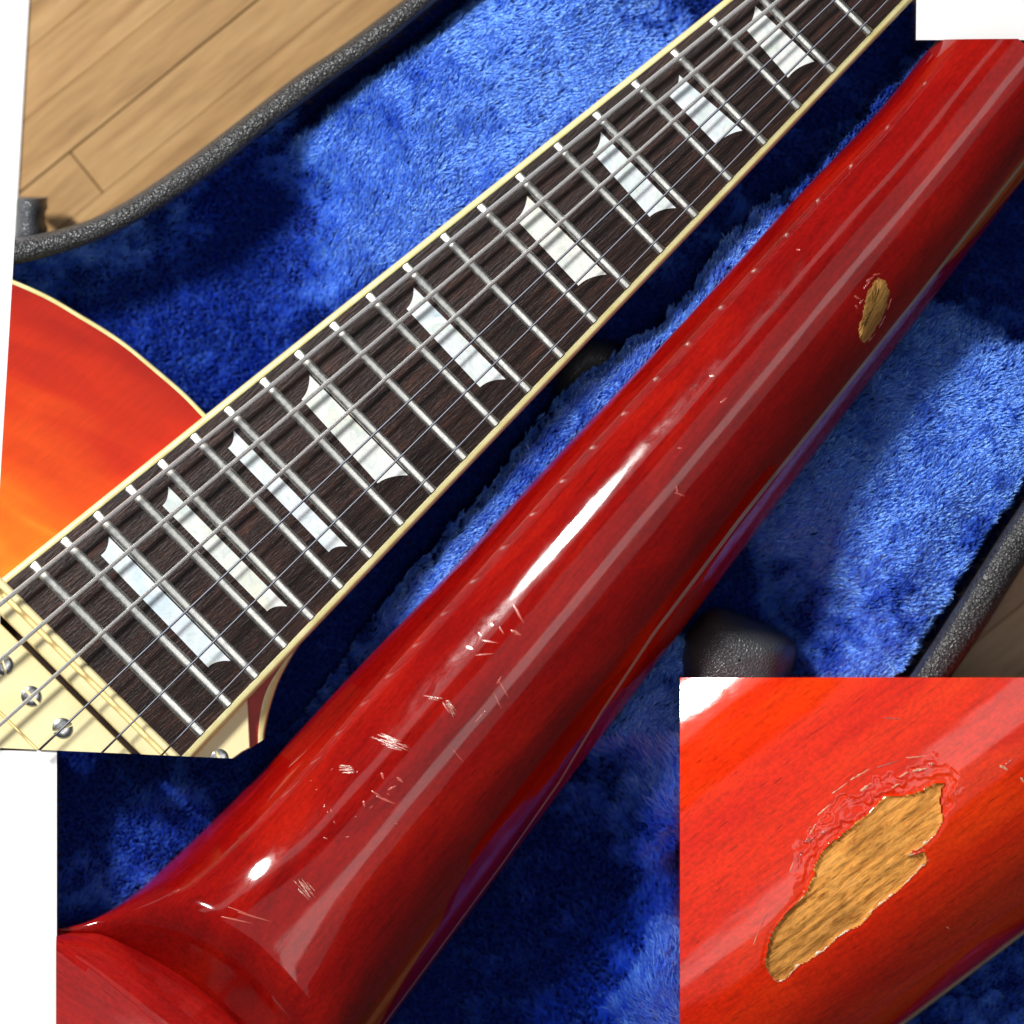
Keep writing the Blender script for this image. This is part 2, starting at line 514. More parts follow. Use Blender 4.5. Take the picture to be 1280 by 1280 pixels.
# carrying handle end
rows = []
for i in range(9):
    f = i / 8
    y = 246 + f * 52
    w = 33 - 3 * math.sin(f * 3.1) + (2 if i in (2, 6) else 0)
    r = []
    for j in range(15):
        t = math.pi * j / 14
        r.append(P(20 + w * (0.5 - 0.72 * math.cos(t)) * 1.0, y + 3 * math.sin(t), 40 + 75 * math.sin(t) ** 0.7 * (1.0 if 0 < i < 8 else 0.93)))
    rows.append(r)
bm = grid_bm(rows)
bm.faces.new([v for v in bm.verts[:15]]); bm.faces.new([v for v in bm.verts[-15:]][::-1])
clip(bm, LEFT[0], LEFT[1], (600, 300), 80)
mk('handle', bm, M['vinyl'], case, label='black leathery handle end by the rim', sharp=50)

# --- lining: brightness of the nap and height of the padding from one field
RAG = [(288, 949), (303, 940), (312, 936), (322, 929), (330, 923), (342, 918), (356, 912), (377, 892), (398, 862), (420, 837), (447, 797), (478, 755), (545, 678), (587, 632),
       (612, 607), (674, 523), (726, 474), (758, 453), (784, 433), (827, 407), (855, 376), (895, 316), (935, 276), (962, 255), (1009, 211), (1055, 156), (1104, 98), (1146, 60), (1200, 0)]
NAP = [  # x, y, radius, value
 (620, 120, 90, .95), (500, 200, 80, .95), (740, 60, 80, .92), (450, 330, 55, .85), (560, 250, 60, .9), (650, 30, 70, .9), (400, 200, 40, .9),
 (430, 280, 45, .85), (690, 150, 60, .9), (470, 375, 30, .5), (830, 15, 40, .35), (880, -10, 30, .1), (800, 90, 40, .8),
 (350, 250, 46, .0), (300, 250, 40, .05), (385, 255, 26, .0), (320, 225, 20, .0), (330, 210, 25, .35), (300, 215, 25, .3), (275, 300, 28, .0), (310, 345, 30, .05), (250, 325, 22, .05), (345, 320, 32, .14),
 (390, 350, 30, .4), (240, 275, 26, .42), (180, 310, 30, .42), (120, 325, 30, .45), (50, 338, 25, .45), (90, 350, 25, .18), (150, 370, 30, .1), (205, 355, 30, .1),
 (230, 400, 40, .22), (300, 430, 45, .2), (340, 400, 35, .22), (260, 470, 40, .12), (380, 420, 30, .15), (200, 420, 30, .16),
 # trough right of the fingerboard
 (420, 800, 40, .16), (370, 870, 35, .06), (520, 680, 40, .05), (470, 740, 40, .14), (600, 590, 35, .05), (660, 530, 30, .16), (720, 450, 30, .02), (800, 390, 30, .12), (860, 340, 32, .34),
 (920, 270, 35, .32), (990, 200, 35, .26), (1060, 120, 32, .2), (1110, 60, 32, .05), (960, 220, 25, .1), (1030, 140, 25, .12),
 # strip along the red neck (left side)
 # right side
 (1010, 640, 70, .8), (1100, 560, 80, .95), (1200, 520, 90, .95), (1150, 640, 80, .9), (1080, 700, 60, .85), (1180, 440, 50, .9), (1260, 490, 40, .85), (1230, 600, 50, .85),
 (1120, 760, 55, .7), (1040, 760, 45, .45), (980, 720, 40, .35), (920, 745, 40, .10), (960, 790, 40, .15), (1020, 810, 40, .5), (1080, 830, 50, .7), (1000, 700, 30, .6),
 (1220, 350, 50, .12), (1270, 400, 30, .2), (1280, 320, 60, .1), (1150, 420, 30, .6), (1060, 520, 30, .5), (1210, 660, 30, .7),
 (820, 900, 45, .85), (800, 930, 28, .8), (780, 960, 20, .25), (745, 990, 28, .2), (830, 985, 30, .72), (800, 985, 25, .35), (770, 1040, 30, .28), (815, 1060, 26, .5), (845, 1030, 25, .62), (730, 1060, 28, .08),
 (700, 1120, 40, .1), (770, 1120, 35, .14), (650, 1170, 40, .1), (720, 1200, 40, .12), (620, 1240, 40, .1), (670, 1260, 30, .16), (780, 1170, 30, .1), (835, 1130, 28, .3), (700, 1150, 14, .3), (655, 1128, 12, .3),
 (830, 1240, 45, .85), (800, 1280, 30, .8), (860, 1200, 25, .8), (770, 1230, 22, .12), (740, 1280, 30, .12), (860, 870, 30, .7), (870, 1100, 30, .3),
 # lower left
 (100, 990, 30, .06), (90, 1050, 30, .12), (150, 960, 40, .16), (200, 1010, 40, .34), (260, 970, 40, .28), (330, 960, 40, .22), (290, 1000, 30, .2), (130, 1090, 35, .36), (190, 1070, 35, .34), (230, 1050, 30, .25),
 (100, 1130, 30, .22), (150, 1140, 30, .35), (90, 960, 20, .16), (230, 1090, 20, .15),
 # corner of the close-up
 (1220, 1260, 60, .4), (1270, 1220, 40, .42), (1190, 1290, 40, .25),
]
NAPA = np.array(NAP, float)
def nap(x, y):
    x = np.asarray(x, float); y = np.asarray(y, float)
    num = np.full(x.shape, 0.3 * 1e-4); den = np.full(x.shape, 1e-4)
    for cx, cy, r, b in NAPA:
        w = np.exp(-((x - cx) ** 2 + (y - cy) ** 2) / (2 * (0.75 * r) ** 2))
        num += w * b; den += w
    b = num / den
    # light strip beside the red neck, standing up from the dark trough with a ragged edge
    rag = seg_dist(x, y, RAG)
    right = in_poly(x, y, RAG + [(1400, 0), (1400, 1400), (288, 1400)])
    sd = np.where(right, rag, -rag) + (vnoise(x, y, 14, 5) - 0.5) * 8
    along = np.clip((x - 330) / 800, 0, 1)
    strip_b = np.interp(along, [0, .06, .13, .22, .3, .4, .5, .6, .74, .80, .84, .92, 1.0], [.2, .3, .42, .75, .8, .75, .8, .9, .95, .75, .35, .28, .2])
    near = (sd > 0) & (rag < 130) & (x + y * 0.9 > 1130) & (x < 1190) & left_of_neck(x, y)
    b = np.where(near, strip_b, b)
    # trough beside the rims
    da = seg_dist(x, y, RIM_A_LO); db = seg_dist(x, y, RIM_B_UP)
    f = 1 - sstep(18, 38, da) * 1.0
    deep = sstep(330, 400, x)
    b = b * (1 - f * deep) + 0.03 * f * deep
    f2 = (1 - sstep(10, 18, db))
    b = b * (1 - f2) + 0.05 * f2
    return b, sd, da, db

NECK_L = [(760, 930), (710, 928), (607, 931.8), (431.6, 920), (282, 915), (200, 910.5), (-12, 898), (-166.7, 891), (-281, 884), (-374, 878), (-488.7, 872.5), (-617, 864), (-711, 853), (-775, 843), (-812, 828), (-853, 800), (-900, 740), (-1000, 560)]
NECK_R = [(760, 1120), (650.7, 1125), (430.5, 1135), (315.8, 1140), (87.5, 1152), (-58, 1160), (-267.5, 1170), (-669, 1193.8), (-900, 1208), (-1000, 1215)]
ua = (math.cos(R(50)), -math.sin(R(50))); ub = (math.sin(R(50)), math.cos(R(50)))
def left_of_neck(x, y):
    u = x * ua[0] + y * ua[1]; v = x * ub[0] + y * ub[1]
    ul = np.array(NECK_L)[::-1]
    return v < np.interp(u, ul[:, 0], ul[:, 1]) + 45

def lin_z(x, y):
    b, sd, da, db = nap(x, y)
    z = 26 + 122 * b ** 0.8 + (vnoise(x, y, 60, 2) - 0.5) * 14
    z = z + 38 * sstep(940, 1000, y) * sstep(520, 400, x) * (1 - b)
    onstrip = sstep(2, 16, sd) * left_of_neck(x, y) * sstep(430, 560, x)
    z = z * (1 - onstrip) + np.maximum(z, 166) * onstrip
    u = x * ua[0] + y * ua[1]; v = x * ub[0] + y * ub[1]
    z = z + 34 * b * sstep(-20, 30, v - np.interp(u, np.array(NECK_R)[::-1, 0], np.array(NECK_R)[::-1, 1]))
    w = 1 - sstep(0, 14, da)
    z = z * (1 - w) + 95 * w * (x < 330) + z * w * (x >= 330)
    return z, b

def lin_mask(x, y, grow=0.0):
    x = np.asarray(x, float); y = np.asarray(y, float)
    k = np.ones(x.shape, bool)
    xl = 36 * (1 - y / 610)
    k &= ~((y < 938) & (x < np.maximum(xl, 0)))
    k &= ~((y >= 938) & (x < 71))
    k &= ~((y < 938) & (y > 930) & (x < 60))
    k &= ~((y < 50) & (x > 1147 - 0.06 * y))
    k &= in_poly(x, y, RIM_A_LO + [(2000, -60), (2000, 2000), (-30, 2000)])
    k &= ~in_poly(x, y, RIM_B_UP + [(2000, 500), (2000, 960)])
    return k

xs = np.arange(-8, 1330, 7.0); ys = np.arange(-30, 1330, 7.0)
GX, GY = np.meshgrid(xs, ys, indexing='ij')
GZ, _ = lin_z(GX, GY)
MK = lin_mask(GX, GY)
bm = bmesh.new()
vv = {}
for i in range(len(xs)):
    for j in range(len(ys)):
        vv[i, j] = bm.verts.new(P(xs[i], ys[j], GZ[i, j]))
for i in range(len(xs) - 1):
    for j in range(len(ys) - 1):
        if MK[i, j] and MK[i + 1, j] and MK[i, j + 1] and MK[i + 1, j + 1]:
            bm.faces.new((vv[i, j], vv[i + 1, j], vv[i + 1, j + 1], vv[i, j + 1]))
bmesh.ops.delete(bm, geom=[v for v in bm.verts if not v.link_faces], context='VERTS')
mk('lining', bm, M['lining'], case, label='deep blue plush lining of the case')

# --- plush pile: fibres whose lean follows the nap
def pile():
    N = 520000
    x = RNG.uniform(-8, 1300, N); y = RNG.uniform(-25, 1300, N)
    keep = lin_mask(x, y)
    # roots that lie deep under the two guitars and the close-up are never seen
    u = x * ua[0] + y * ua[1]; v = x * ub[0] + y * ub[1]
    ul = np.array(NECK_L)[::-1]; ur = np.array(NECK_R)[::-1]
    keep &= ~((v > np.interp(u, ul[:, 0], ul[:, 1]) + 40) & (v < np.interp(u, ur[:, 0], ur[:, 1]) - 40))
    keep &= ~in_poly(x, y, [(60, 700), (880, 40), (1060, -30), (1090, 0), (300, 840), (230, 900), (40, 900), (40, 720)])
    keep &= ~in_poly(x, y, [(30, 400), (120, 440), (220, 520), (20, 680)])
    keep &= ~((x > 880) & (y > 880) & (x * 0.602 + y * 0.799 < 1670))
    x = x[keep]; y = y[keep]
    n = len(x)
    z, b = lin_z(x, y)
    cl = vnoise(x, y, 11, 21); c2 = vnoise(x, y, 26, 22); c3 = vnoise(x, y, 70, 23)
    b = np.clip(b + ((cl - 0.5) * 0.40 + (c2 - 0.5) * 0.56 + (c3 - 0.5) * 0.26) * np.clip(0.3 + 1.6 * b, 0, 1), 0, 1)
    b = 0.35 * b + 0.65 * sstep(0.08, 0.78, b)
    tilt = np.radians(1 + 85 * b) + RNG.normal(0, 0.13, n)
    ph = R(48) + (vnoise(x, y, 120, 31) - 0.5) * 1.0 + (vnoise(x, y, 18, 32) - 0.5) * 1.1 + RNG.normal(0, 0.2, n)
    low = (y > 930) & (x > 580) & (x < 860)
    ph = np.where(low, R(118) + (vnoise(x, y, 60, 33) - 0.5) * 1.0 + RNG.normal(0, 0.22, n), ph)
    L = RNG.uniform(9, 16, n) * np.where(low, 1.9, 1.0)
    K = 5
    pos = np.zeros((n, K, 3), np.float32)
    hx = np.zeros(n); hy = np.zeros(n); hz = np.zeros(n)
    for k in range(K):
        kk = (D - (z + hz) * S) / D
        pos[:, k, 0] = (x + hx - 640) * S * kk
        pos[:, k, 1] = (640 - (y + hy)) * S * kk
        pos[:, k, 2] = (z + hz) * S
        t = tilt * (0.35 + 0.9 * (k + 0.5) / K)
        st = L / (K - 1)
        hx = hx + np.sin(t) * np.cos(ph) * st + RNG.normal(0, 0.25, n)
        hy = hy - np.sin(t) * np.sin(ph) * st + RNG.normal(0, 0.2, n)
        hz = hz + np.cos(t) * st
    bs = BASE[case.name]
    pos -= np.array(bs, np.float32)
    hc = bpy.data.hair_curves.new('pile')
    hc.add_curves([K] * n)
    hc.position_data.foreach_set('vector', pos.reshape(-1))
    rad = np.tile(np.array([0.75, 0.75, 0.72, 0.55, 0.2], np.float32) * S, n) * np.repeat(RNG.uniform(0.75, 1.2, n), K).astype(np.float32)
    at = hc.attributes.get('radius') or hc.attributes.new('radius', 'FLOAT', 'POINT')
    at.data.foreach_set('value', rad.astype(np.float32))
    hc.materials.append(M['pile'])
    o = bpy.data.objects.new('pile', hc)
    col.objects.link(o)
    o.parent = case
    o['kind'] = 'stuff'
    o['label'] = 'soft blue plush pile brushed in light and dark patches'
    return o
pile()

# --- vinyl pads that carry the neck
def pad(outline, z0, z1, label):
    c = Vector((sum(p[0] for p in outline) / len(outline), sum(p[1] for p in outline) / len(outline)))
    ring = resample(outline + [outline[0]], 49)[:-1]
    bm = bmesh.new()
    rows = []
    for k in range(13):
        f = k / 12
        rr = math.cos(f * math.pi / 2) ** 0.45
        zz = z0 + (z1 - z0) * math.sin(f * math.pi / 2) ** 0.8
        if k == 12: rr = 0.02
        rows.append([P(c.x + (p.x - c.x) * rr, c.y + (p.y - c.y) * rr, zz) for p in ring + [ring[0]]])
    grid_bm(rows, bm)
    bmesh.ops.remove_doubles(bm, verts=bm.verts, dist=1e-6)
    mk('neck_pad', bm, M['vinyl'], case, label=label)
pad([(846, 870), (846, 815), (866, 782), (893, 760), (940, 774), (985, 796), (997, 815), (990, 850), (980, 890), (900, 900)], 60, 196, 'grey-black vinyl neck pad just above the close-up')
pad([(690, 492), (700, 452), (730, 425), (770, 430), (800, 455), (780, 490), (735, 520)], 20, 100, 'black vinyl neck pad beside the fingerboard')

# ------------------------------------------------------------------ front guitar
gtr = thing('electric_guitar', 'sunburst electric guitar lying face up, dark fingerboard with pearl trapezoid inlays and strings', 'guitar', P(300, 700, 60))
ZF = 228.0
FT = [(8, 729), (40, 704), (77, 672), (119, 641), (160, 609), (200, 577), (241, 544), (284, 511), (328, 475), (371, 440), (415, 404.5), (460, 368), (506, 331), (553, 293), (599, 256),
      (647, 218), (695, 180), (743, 140.5), (791, 101), (840, 62), (889, 23), (938, -17), (988, -57), (1040, -98)]
FB = [(219, 944), (253, 918), (287, 882), (320, 846), (356, 808), (390, 773), (426, 734), (463, 695), (501, 654), (541, 614), (580, 572), (620, 530), (661, 488), (703, 446), (745, 403),
      (787, 360), (829, 316), (870, 270), (912, 223), (956, 179), (999, 135), (1043, 90), (1088, 42), (1135, -6)]
def on_line(p, a, b):
    d = (Vector(b) - Vector(a)).normalized()
    q = Vector(a) + d * (Vector(p) - Vector(a)).dot(d)
    return (q.x, q.y)
FB[0] = (226, 946)
FT = [on_line(p, (8, 729), (988, -57)) for p in FT]
FB = [on_line(p, (253, 918), (1088, 42)) for p in FB]
def crown(t): return ZF - 6.0 * (2 * t - 1) ** 2     # t across the board 0..1
rows = []
for a, b in zip(FT, FB):
    rows.append([P(a[0] + (b[0] - a[0]) * t, a[1] + (b[1] - a[1]) * t, crown(t)) for t in np.linspace(0, 1, 15)])
bm = grid_bm(rows)
# sides and underside
top_v = [r for r in rows]
bm2 = grid_bm([[P(a[0], a[1], crown(0)), P(a[0], a[1], crown(0) - 26), P(b[0], b[1], crown(0) - 26), P(b[0], b[1], crown(0))] for a, b in zip(FT, FB)], bm)
clip_front(bm, ZF)
fb = mk('fingerboard', bm, M['rosewood'], gtr, sharp=40)

# which t across for a layout point, to lay inlays on the crown
FTn, FBn = np.array(FT), np.array(FB)
def board_t(x, y):
    # find t with point between the top edge and bottom edge lines along the fret direction
    d_top = seg_dist(np.array([x]), np.array([y]), FT)[0]
    d_bot = seg_dist(np.array([x]), np.array([y]), FB)[0]
    return d_top / (d_top + d_bot)

for i in range(1, 23):
    a, b = Vector(FT[i]), Vector(FB[i])
    d = (b - a).normalized(); nrm = Vector((d.y, -d.x))
    w = (7.2 - 1.4 * (i / 22))
    rows = []
    a2, b2 = a + d * 1.5, b - d * 1.0
    for t in np.linspace(0, 1, 19):
        c = a2.lerp(b2, t)
        endk = min(1.0, t * 28 + 0.25)
        r = []
        for k in range(13):
            th = math.pi * k / 12
            q = c + nrm * (w * math.cos(th))
            r.append(P(q.x, q.y, crown(t) - 0.6 + 6.4 * (math.sin(th) ** 0.42) * endk))
        rows.append(r)
    bm = grid_bm(rows)
    n0 = len(bm.verts)
    bm.verts.ensure_lookup_table()
    bm.faces.new(bm.verts[:13]); bm.faces.new(bm.verts[n0 - 13:][::-1])
    mk('fret', bm, M['fret'], fb, sharp=50)

INLAY = [((136, 671), (126, 694), (260, 834), (288, 826)), ((210, 608), (203, 632), (334, 764), (359, 758)), ((292, 538), (285, 560), (411, 690), (434, 683)),
         ((387, 469), (377, 499), (472, 604), (510, 594)), ((517, 359), (508, 386), (600, 484), (632, 474)), ((659, 245), (645, 274), (723, 357), (758, 343)),
         ((751, 165), (741, 191), (812, 271), (845, 260)), ((849, 94), (837, 120), (896, 181), (928, 163)), ((944, 7), (932, 36), (985, 97), (1018, 77))]
for T, L_, B_, R_ in INLAY:
    T, L_, B_, R_ = map(Vector, (T, L_, B_, R_))
    rows = []
    ax = (R_ - T + B_ - L_).normalized()
    for u in np.linspace(0, 1, 17):
        r = []
        for v in np.linspace(0, 1, 9):
            p = T.lerp(R_, u).lerp(L_.lerp(B_, u), v)
            k = 4 * v * (1 - v) * 3.6
            p = p + ax * k * ((1 - u) ** 4) - ax * k * (u ** 4)
            r.append(P(p.x, p.y, crown(board_t(p.x, p.y)) + 0.7))
        rows.append(r)
    bm = grid_bm(rows)
    r = bmesh.ops.extrude_face_region(bm, geom=bm.faces[:])
    for v in [g for g in r['geom'] if isinstance(g, bmesh.types.BMVert)]: v.co.z -= 3 * S
    mk('inlay', bm, M['pearl'], fb, sharp=40)

def edge_binding(pts, side, wid, zt, depth):
    rows = []
    P_ = [Vector(p) for p in pts]
    for i, p in enumerate(P_):
        d = (P_[min(i + 1, len(P_) - 1)] - P_[max(i - 1, 0)]).normalized()
        n = Vector((d.y, -d.x)) * side
        w = wid[0] + (wid[1] - wid[0]) * i / (len(P_) - 1)
        r = []
        for o, z in ((-0.2, -10), (-0.2, 0.5), (0.6, 1.2), (w * 0.6, 0.9), (w * 0.85, -0.8), (w, -5), (w + 0.6, -depth)):
            q = p + n * o
            r.append(P(q.x, q.y, zt + z))
        rows.append(r)
    return clip_front(grid_bm(rows), zt)
smT = [(p.x, p.y) for p in resample([(-30, 759)] + FT, 90)]
smB = [(p.x, p.y) for p in resample([(205, 962)] + FB, 90)]
mk('binding', edge_binding(smT, 1, (8.5, 7.0), crown(0), 26), M['binding'], fb, label='cream binding on the upper edge of the board')
mk('binding', edge_binding(smB, -1, (10.5, 9.0), crown(0) + 3.0, 29), M['binding'], fb, label='cream binding on the lower edge of the board')

# neck wood below the board
rows = []
for a, b in list(zip(FT, FB))[2:]:
    a, b = Vector(a), Vector(b)
    r = []
    for k in range(13):
        th = math.pi * k / 12
        p = a.lerp(b, 0.5 - 0.5 * math.cos(th) * 1.0)
        r.append(P(p.x, p.y, crown(0) - 26 - 80 * math.sin(th)))
    rows.append(r)
mk('neck', grid_bm(rows), M['red'], gtr, label='red neck under the fingerboard')

# body top: upper shoulder and the sliver in the cutaway
def body_piece(outer, inner_pts, ztop, zedge, bind_w):
    """outer: binding curve; inner_pts: far side for each outer point"""
    rows_b, rows_t = [], []
    n = len(outer)
    for i in range(n):
        p = outer[i]; q = inner_pts[i]
        d = (q - p).normalized()
        rows_b.append([P(p.x, p.y, 70), P(p.x, p.y, zedge - 6), P(*(p + d * 0.6), zedge - 1.5), P(*(p + d * 1.8), zedge), P(*(p + d * bind_w), zedge + 0.4), P(*(p + d * bind_w), zedge - 8)])
        r = []
        L = (q - p).length
        for t in np.linspace(0, 1, 24):
            s = bind_w + (L - bind_w) * t
            w = p + d * s
            z = zedge + 0.2 + (ztop - zedge) * float(sstep(0, 1, min(1, s / 260)))
            r.append(P(w.x, w.y, z))
        rows_t.append(r)
    return rows_b, rows_t
outer = resample([(-25, 335), (15, 349), (60, 369), (101, 393), (134, 413), (160, 431), (188, 454), (228, 488), (252, 512), (259, 519)], 60)
inner = [Vector((interp([(0, -60), (59, 252)], i), interp([(0, 800), (59, 530)], i))) for i in range(60)]
rb, rt = body_piece(outer, inner, 214, 196, 6.0)
mk('body', clip_front(grid_bm(rt), 200), M['burst'], gtr, label='sunburst body top, red at the edge and yellow by the pickup')
mk('body_binding', clip_front(grid_bm(rb), 200), M['binding'], gtr, label='thin cream binding around the shoulder')
# cutaway sliver
o2 = resample([(378, 800), (364, 822), (351, 846), (343, 866), (336, 890), (331, 914), (330, 924)], 30)
i2 = resample([(372, 805), (356, 826), (341, 848), (332, 866), (326, 888), (323, 912), (322.5, 929)], 30)
rows = []
for p, q in zip(o2, i2):
    rows.append([P(p.x, p.y, 70), P(p.x, p.y, 186), P(*p.lerp(q, 0.12), 190), P(*p.lerp(q, 0.3), 192), P(q.x, q.y, 192), P(q.x, q.y, 180)])
mk('body_binding', grid_bm(rows), M['binding'], gtr, label='cream binding curving around the cutaway', sharp=60)
sl = [(i2[k].x, i2[k].y) for k in range(30)] + [(312, 936), (305, 930), (305, 905), (303, 880), (330, 850), (360, 812)]
mk('cutaway_top', prism_bm(sl, 70, 191.0), M['burst'], gtr, smooth=False, label='red sliver of the body top in the cutaway')

# pickup ring, pickup and screws
EA = Vector((8, 729)); ED = Vector((0.7087, 0.7055)); EN = Vector((-0.7055, 0.7087))
def strip(profile, s0=-60, s1=345, z=ZF):
    rows = []
    for s in np.linspace(s0, s1, 12):
        rows.append([P(*(EA + ED * float(s) + EN * o), zz) for o, zz in profile])
    return clip_front(grid_bm(rows), z)
pk = mk('pickup', strip([(41, 150), (41, 222), (42, 224.6), (43.5, 225.5), (118, 225.5), (119, 224), (119.4, 215), (121, 215), (121.4, 224), (122.4, 225.5), (300, 225.5)]), M['cream'], gtr, sharp=40, label='cream pickup bobbins with metal pole screws')
mk('pickup_ring', strip([(-0.4, 190), (-0.4, 224), (1.8, 227), (3, 228), (8.5, 228), (9.8, 226.5), (10.4, 219), (11.5, 214.5), (14.0, 214.5), (15.0, 217), (15.8, 224), (17, 226), (30, 226), (32, 224.5), (33.3, 221), (33.6, 150)]), M['cream'], gtr, sharp=40, label='cream plastic ring around the pickup')
mk('pickup_cavity', strip([(33, 152), (42, 152)]), M['cavity'], gtr)

def screw(cx, cy, r, ang, parent, ztop, clipit=True):
    bm = bmesh.new()
    n = 20
    for half in (0, 1):
        off = 1.9
        rings = []
        for rr, z in ((1.0, ztop - 5), (1.0, ztop), (0.93, ztop + 2.0), (0.78, ztop + 3.0), (0.4, ztop + 3.8)):
            ring = []
            for k in range(n + 1):
                th = math.pi * k / n + half * math.pi
                lx, ly = math.cos(th) * r * rr, math.sin(th) * r * rr
                ly = (max(ly, off) if not half else min(ly, -off))
                x = cx + lx * math.cos(ang) - ly * math.sin(ang); y = cy + lx * math.sin(ang) + ly * math.cos(ang)
                ring.append(P(x, y, z))
            rings.append(ring)
        vs = [[bm.verts.new(p) for p in rg] for rg in rings]
        for a, b in zip(vs, vs[1:]):
            for k in range(n + 1):
                j = (k + 1) % (n + 1)
                bm.faces.new((a[k], a[j], b[j], b[k]))
        bm.faces.new(vs[-1])
    lo = [bm.verts.new(P(cx + r * 0.97 * math.cos(t), cy + r * 0.97 * math.sin(t), ztop - 2.0)) for t in np.linspace(0, 2 * math.pi, 24, endpoint=False)]
    bm.faces.new(lo)
    if clipit: clip_front(bm, ztop)
    return bm
for (x, y, a) in ((4, 831, R(75)), (39, 870, R(48)), (78, 910, R(-20))):
    mk('pole_screw', screw(x, y, 13.2, a, pk, 225.5), M['screw'], pk, sharp=35)

pg = [(236, 952), (309, 874), (310, 886), (311, 905), (312.5, 935), (303, 940), (289, 950), (262, 962)]
bm = prism_bm(pg, 196, 206, 1.2)
clip(bm, BOTTOM[0], BOTTOM[1], (300, 500), 206)
pgo = mk('pickguard', bm, M['cream'], gtr, smooth=False, label='cream pickguard corner under the fingerboard')
bm = screw(274, 948, 13, R(60), pgo, 204, False)
clip(bm, (0, 935), (290, 948), (300, 500), 206)
mk('screw', bm, M['screw'], pgo, sharp=35)

# strings
STR = [((-60, 804), (937, 0), 3.0, 'wound'), ((-60, 876), (974, 0), 2.7, 'wound'), ((-60, 960), (1010, 0), 2.4, 'wound'),
       ((20, 965), (1043, 0), 1.5, 'plain'), ((100, 968), (1077, 0), 1.35, 'plain'), ((175, 972), (1110, 0), 1.2, 'plain')]
for (a, b, r, mt) in STR:
    a, b = Vector(a), Vector(b)
    e = b + (b - a) * 0.06
    rows = []
    d = (e - a).normalized(); nrm = Vector((d.y, -d.x))
    for t in np.linspace(0, 1, 40):
        c = a.lerp(e, t)
        zc = ZF + 15 - 5 * t
        row = []
        for k in range(9):
            th = 2 * math.pi * k / 8
            q = c + nrm * (r * math.cos(th))
            row.append(P(q.x, q.y, zc + r * math.sin(th)))
        rows.append(row)
    bm = grid_bm(rows)
    bmesh.ops.remove_doubles(bm, verts=bm.verts, dist=1e-7)
    clip_front(bm, ZF + 24)
    mk('string', bm, M[mt], gtr)

# ------------------------------------------------------------------ back of the second guitar
bk = thing('electric_guitar', 'glossy red guitar neck lying face down, scratched, with a bare wood chip', 'guitar', P(640, 700, 70))
A_CURVE = [(20, 1158), (71, 1164), (100, 1165), (124, 1166), (149, 1175), (197, 1199), (232, 1221), (266, 1245), (294, 1273), (330, 1312), (380, 1370)]
Z0 = 198.0
nl = np.array(NECK_L)[::-1]; nr = np.array(NECK_R)[::-1]
def smooth1(xx, pts):
    # gentle smoothing of the polyline by averaging
    o = np.zeros_like(xx)
    ks = np.linspace(-48, 48, 13)
    for k in ks: o += np.interp(xx + k, pts[:, 0], pts[:, 1])
    return o / len(ks)
us = np.concatenate([np.arange(-1000, -560, 5.0), np.arange(-560, 790, 9.0)])
VL, VR = smooth1(us, nl), smooth1(us, nr)
xi = -np.cos(np.linspace(0, math.pi, 73))
def neck_xyz(u, vl, vr, x):
    hw = (vr - vl) / 2; vc = (vr + vl) / 2
    heel = float(sstep(-520, -860, u))
    n = 2.05 + 1.2 * heel
    hw_ref = min(hw, 185)
    h = hw_ref * (1.02 - 0.16 * heel) + 22 * heel
    zz = h * max(0.0, 1 - abs(x) ** n) ** (1 / n)
    bow = float(np.interp(u, BU, BZ))
    v = vc + hw * x
    px, py = u * ua[0] + v * ub[0], u * ua[1] + v * ub[1]
    z = Z0 + zz + bow
    return px, py, z
acx = A_CURVE
BU = np.arange(-1010, 800, 5.0)
BZ = np.cumsum(-((BU - 333) / 6000) * (1 - 2.3 * sstep(-560, -780, BU))) * 5.0
BZ -= BZ.max()
rows = []
for k, u in enumerate(us):
    pts = [neck_xyz(u, VL[k], VR[k], x) for x in xi]
    X = np.array([p[0] for p in pts]); Y = np.array([p[1] for p in pts]); Zv = np.array([p[2] for p in pts])
    if u < -480:
        dd = seg_dist(X, Y, acx)
        below = in_poly(X, Y, acx + [(380, 1700), (-300, 1700), (-300, 1158)])
        s = np.where(below, -dd, dd)
        zc = 196.0
        f = sstep(-8, 95, s) ** 0.8
        Zv = np.where(Zv > zc, zc + (Zv - zc) * f, Zv)
        Zv = np.where(below, Zv - np.minimum(dd, 40) * 1.2, Zv)
    r = [P(X[j], Y[j], Zv[j]) for j in range(len(xi))]
    r = [P(X[0], Y[0], 70)] + r + [P(X[-1], Y[-1], 70)]
    rows.append(r)
bm = grid_bm(rows)
clip(bm, (1145, 50), (1600, 50), (1200, 400), 200)
clip(bm, (71, 900), (71, 1600), (400, 1000), 150)
bvh = BVHTree.FromBMesh(bm)
neck2 = mk('neck', bm, M['red'], bk, label='red lacquered neck back with long highlights')

def surf(px, py, lift=0.0, tree=None):
    o = P(px, py, 600)
    d = (o - cam.location).normalized()
    h = (tree or bvh).ray_cast(o, d)
    if h[0] is None: return P(px, py, 150)
    return h[0] + h[1] * (lift * S) * (1 if h[1].z > 0 else -1)

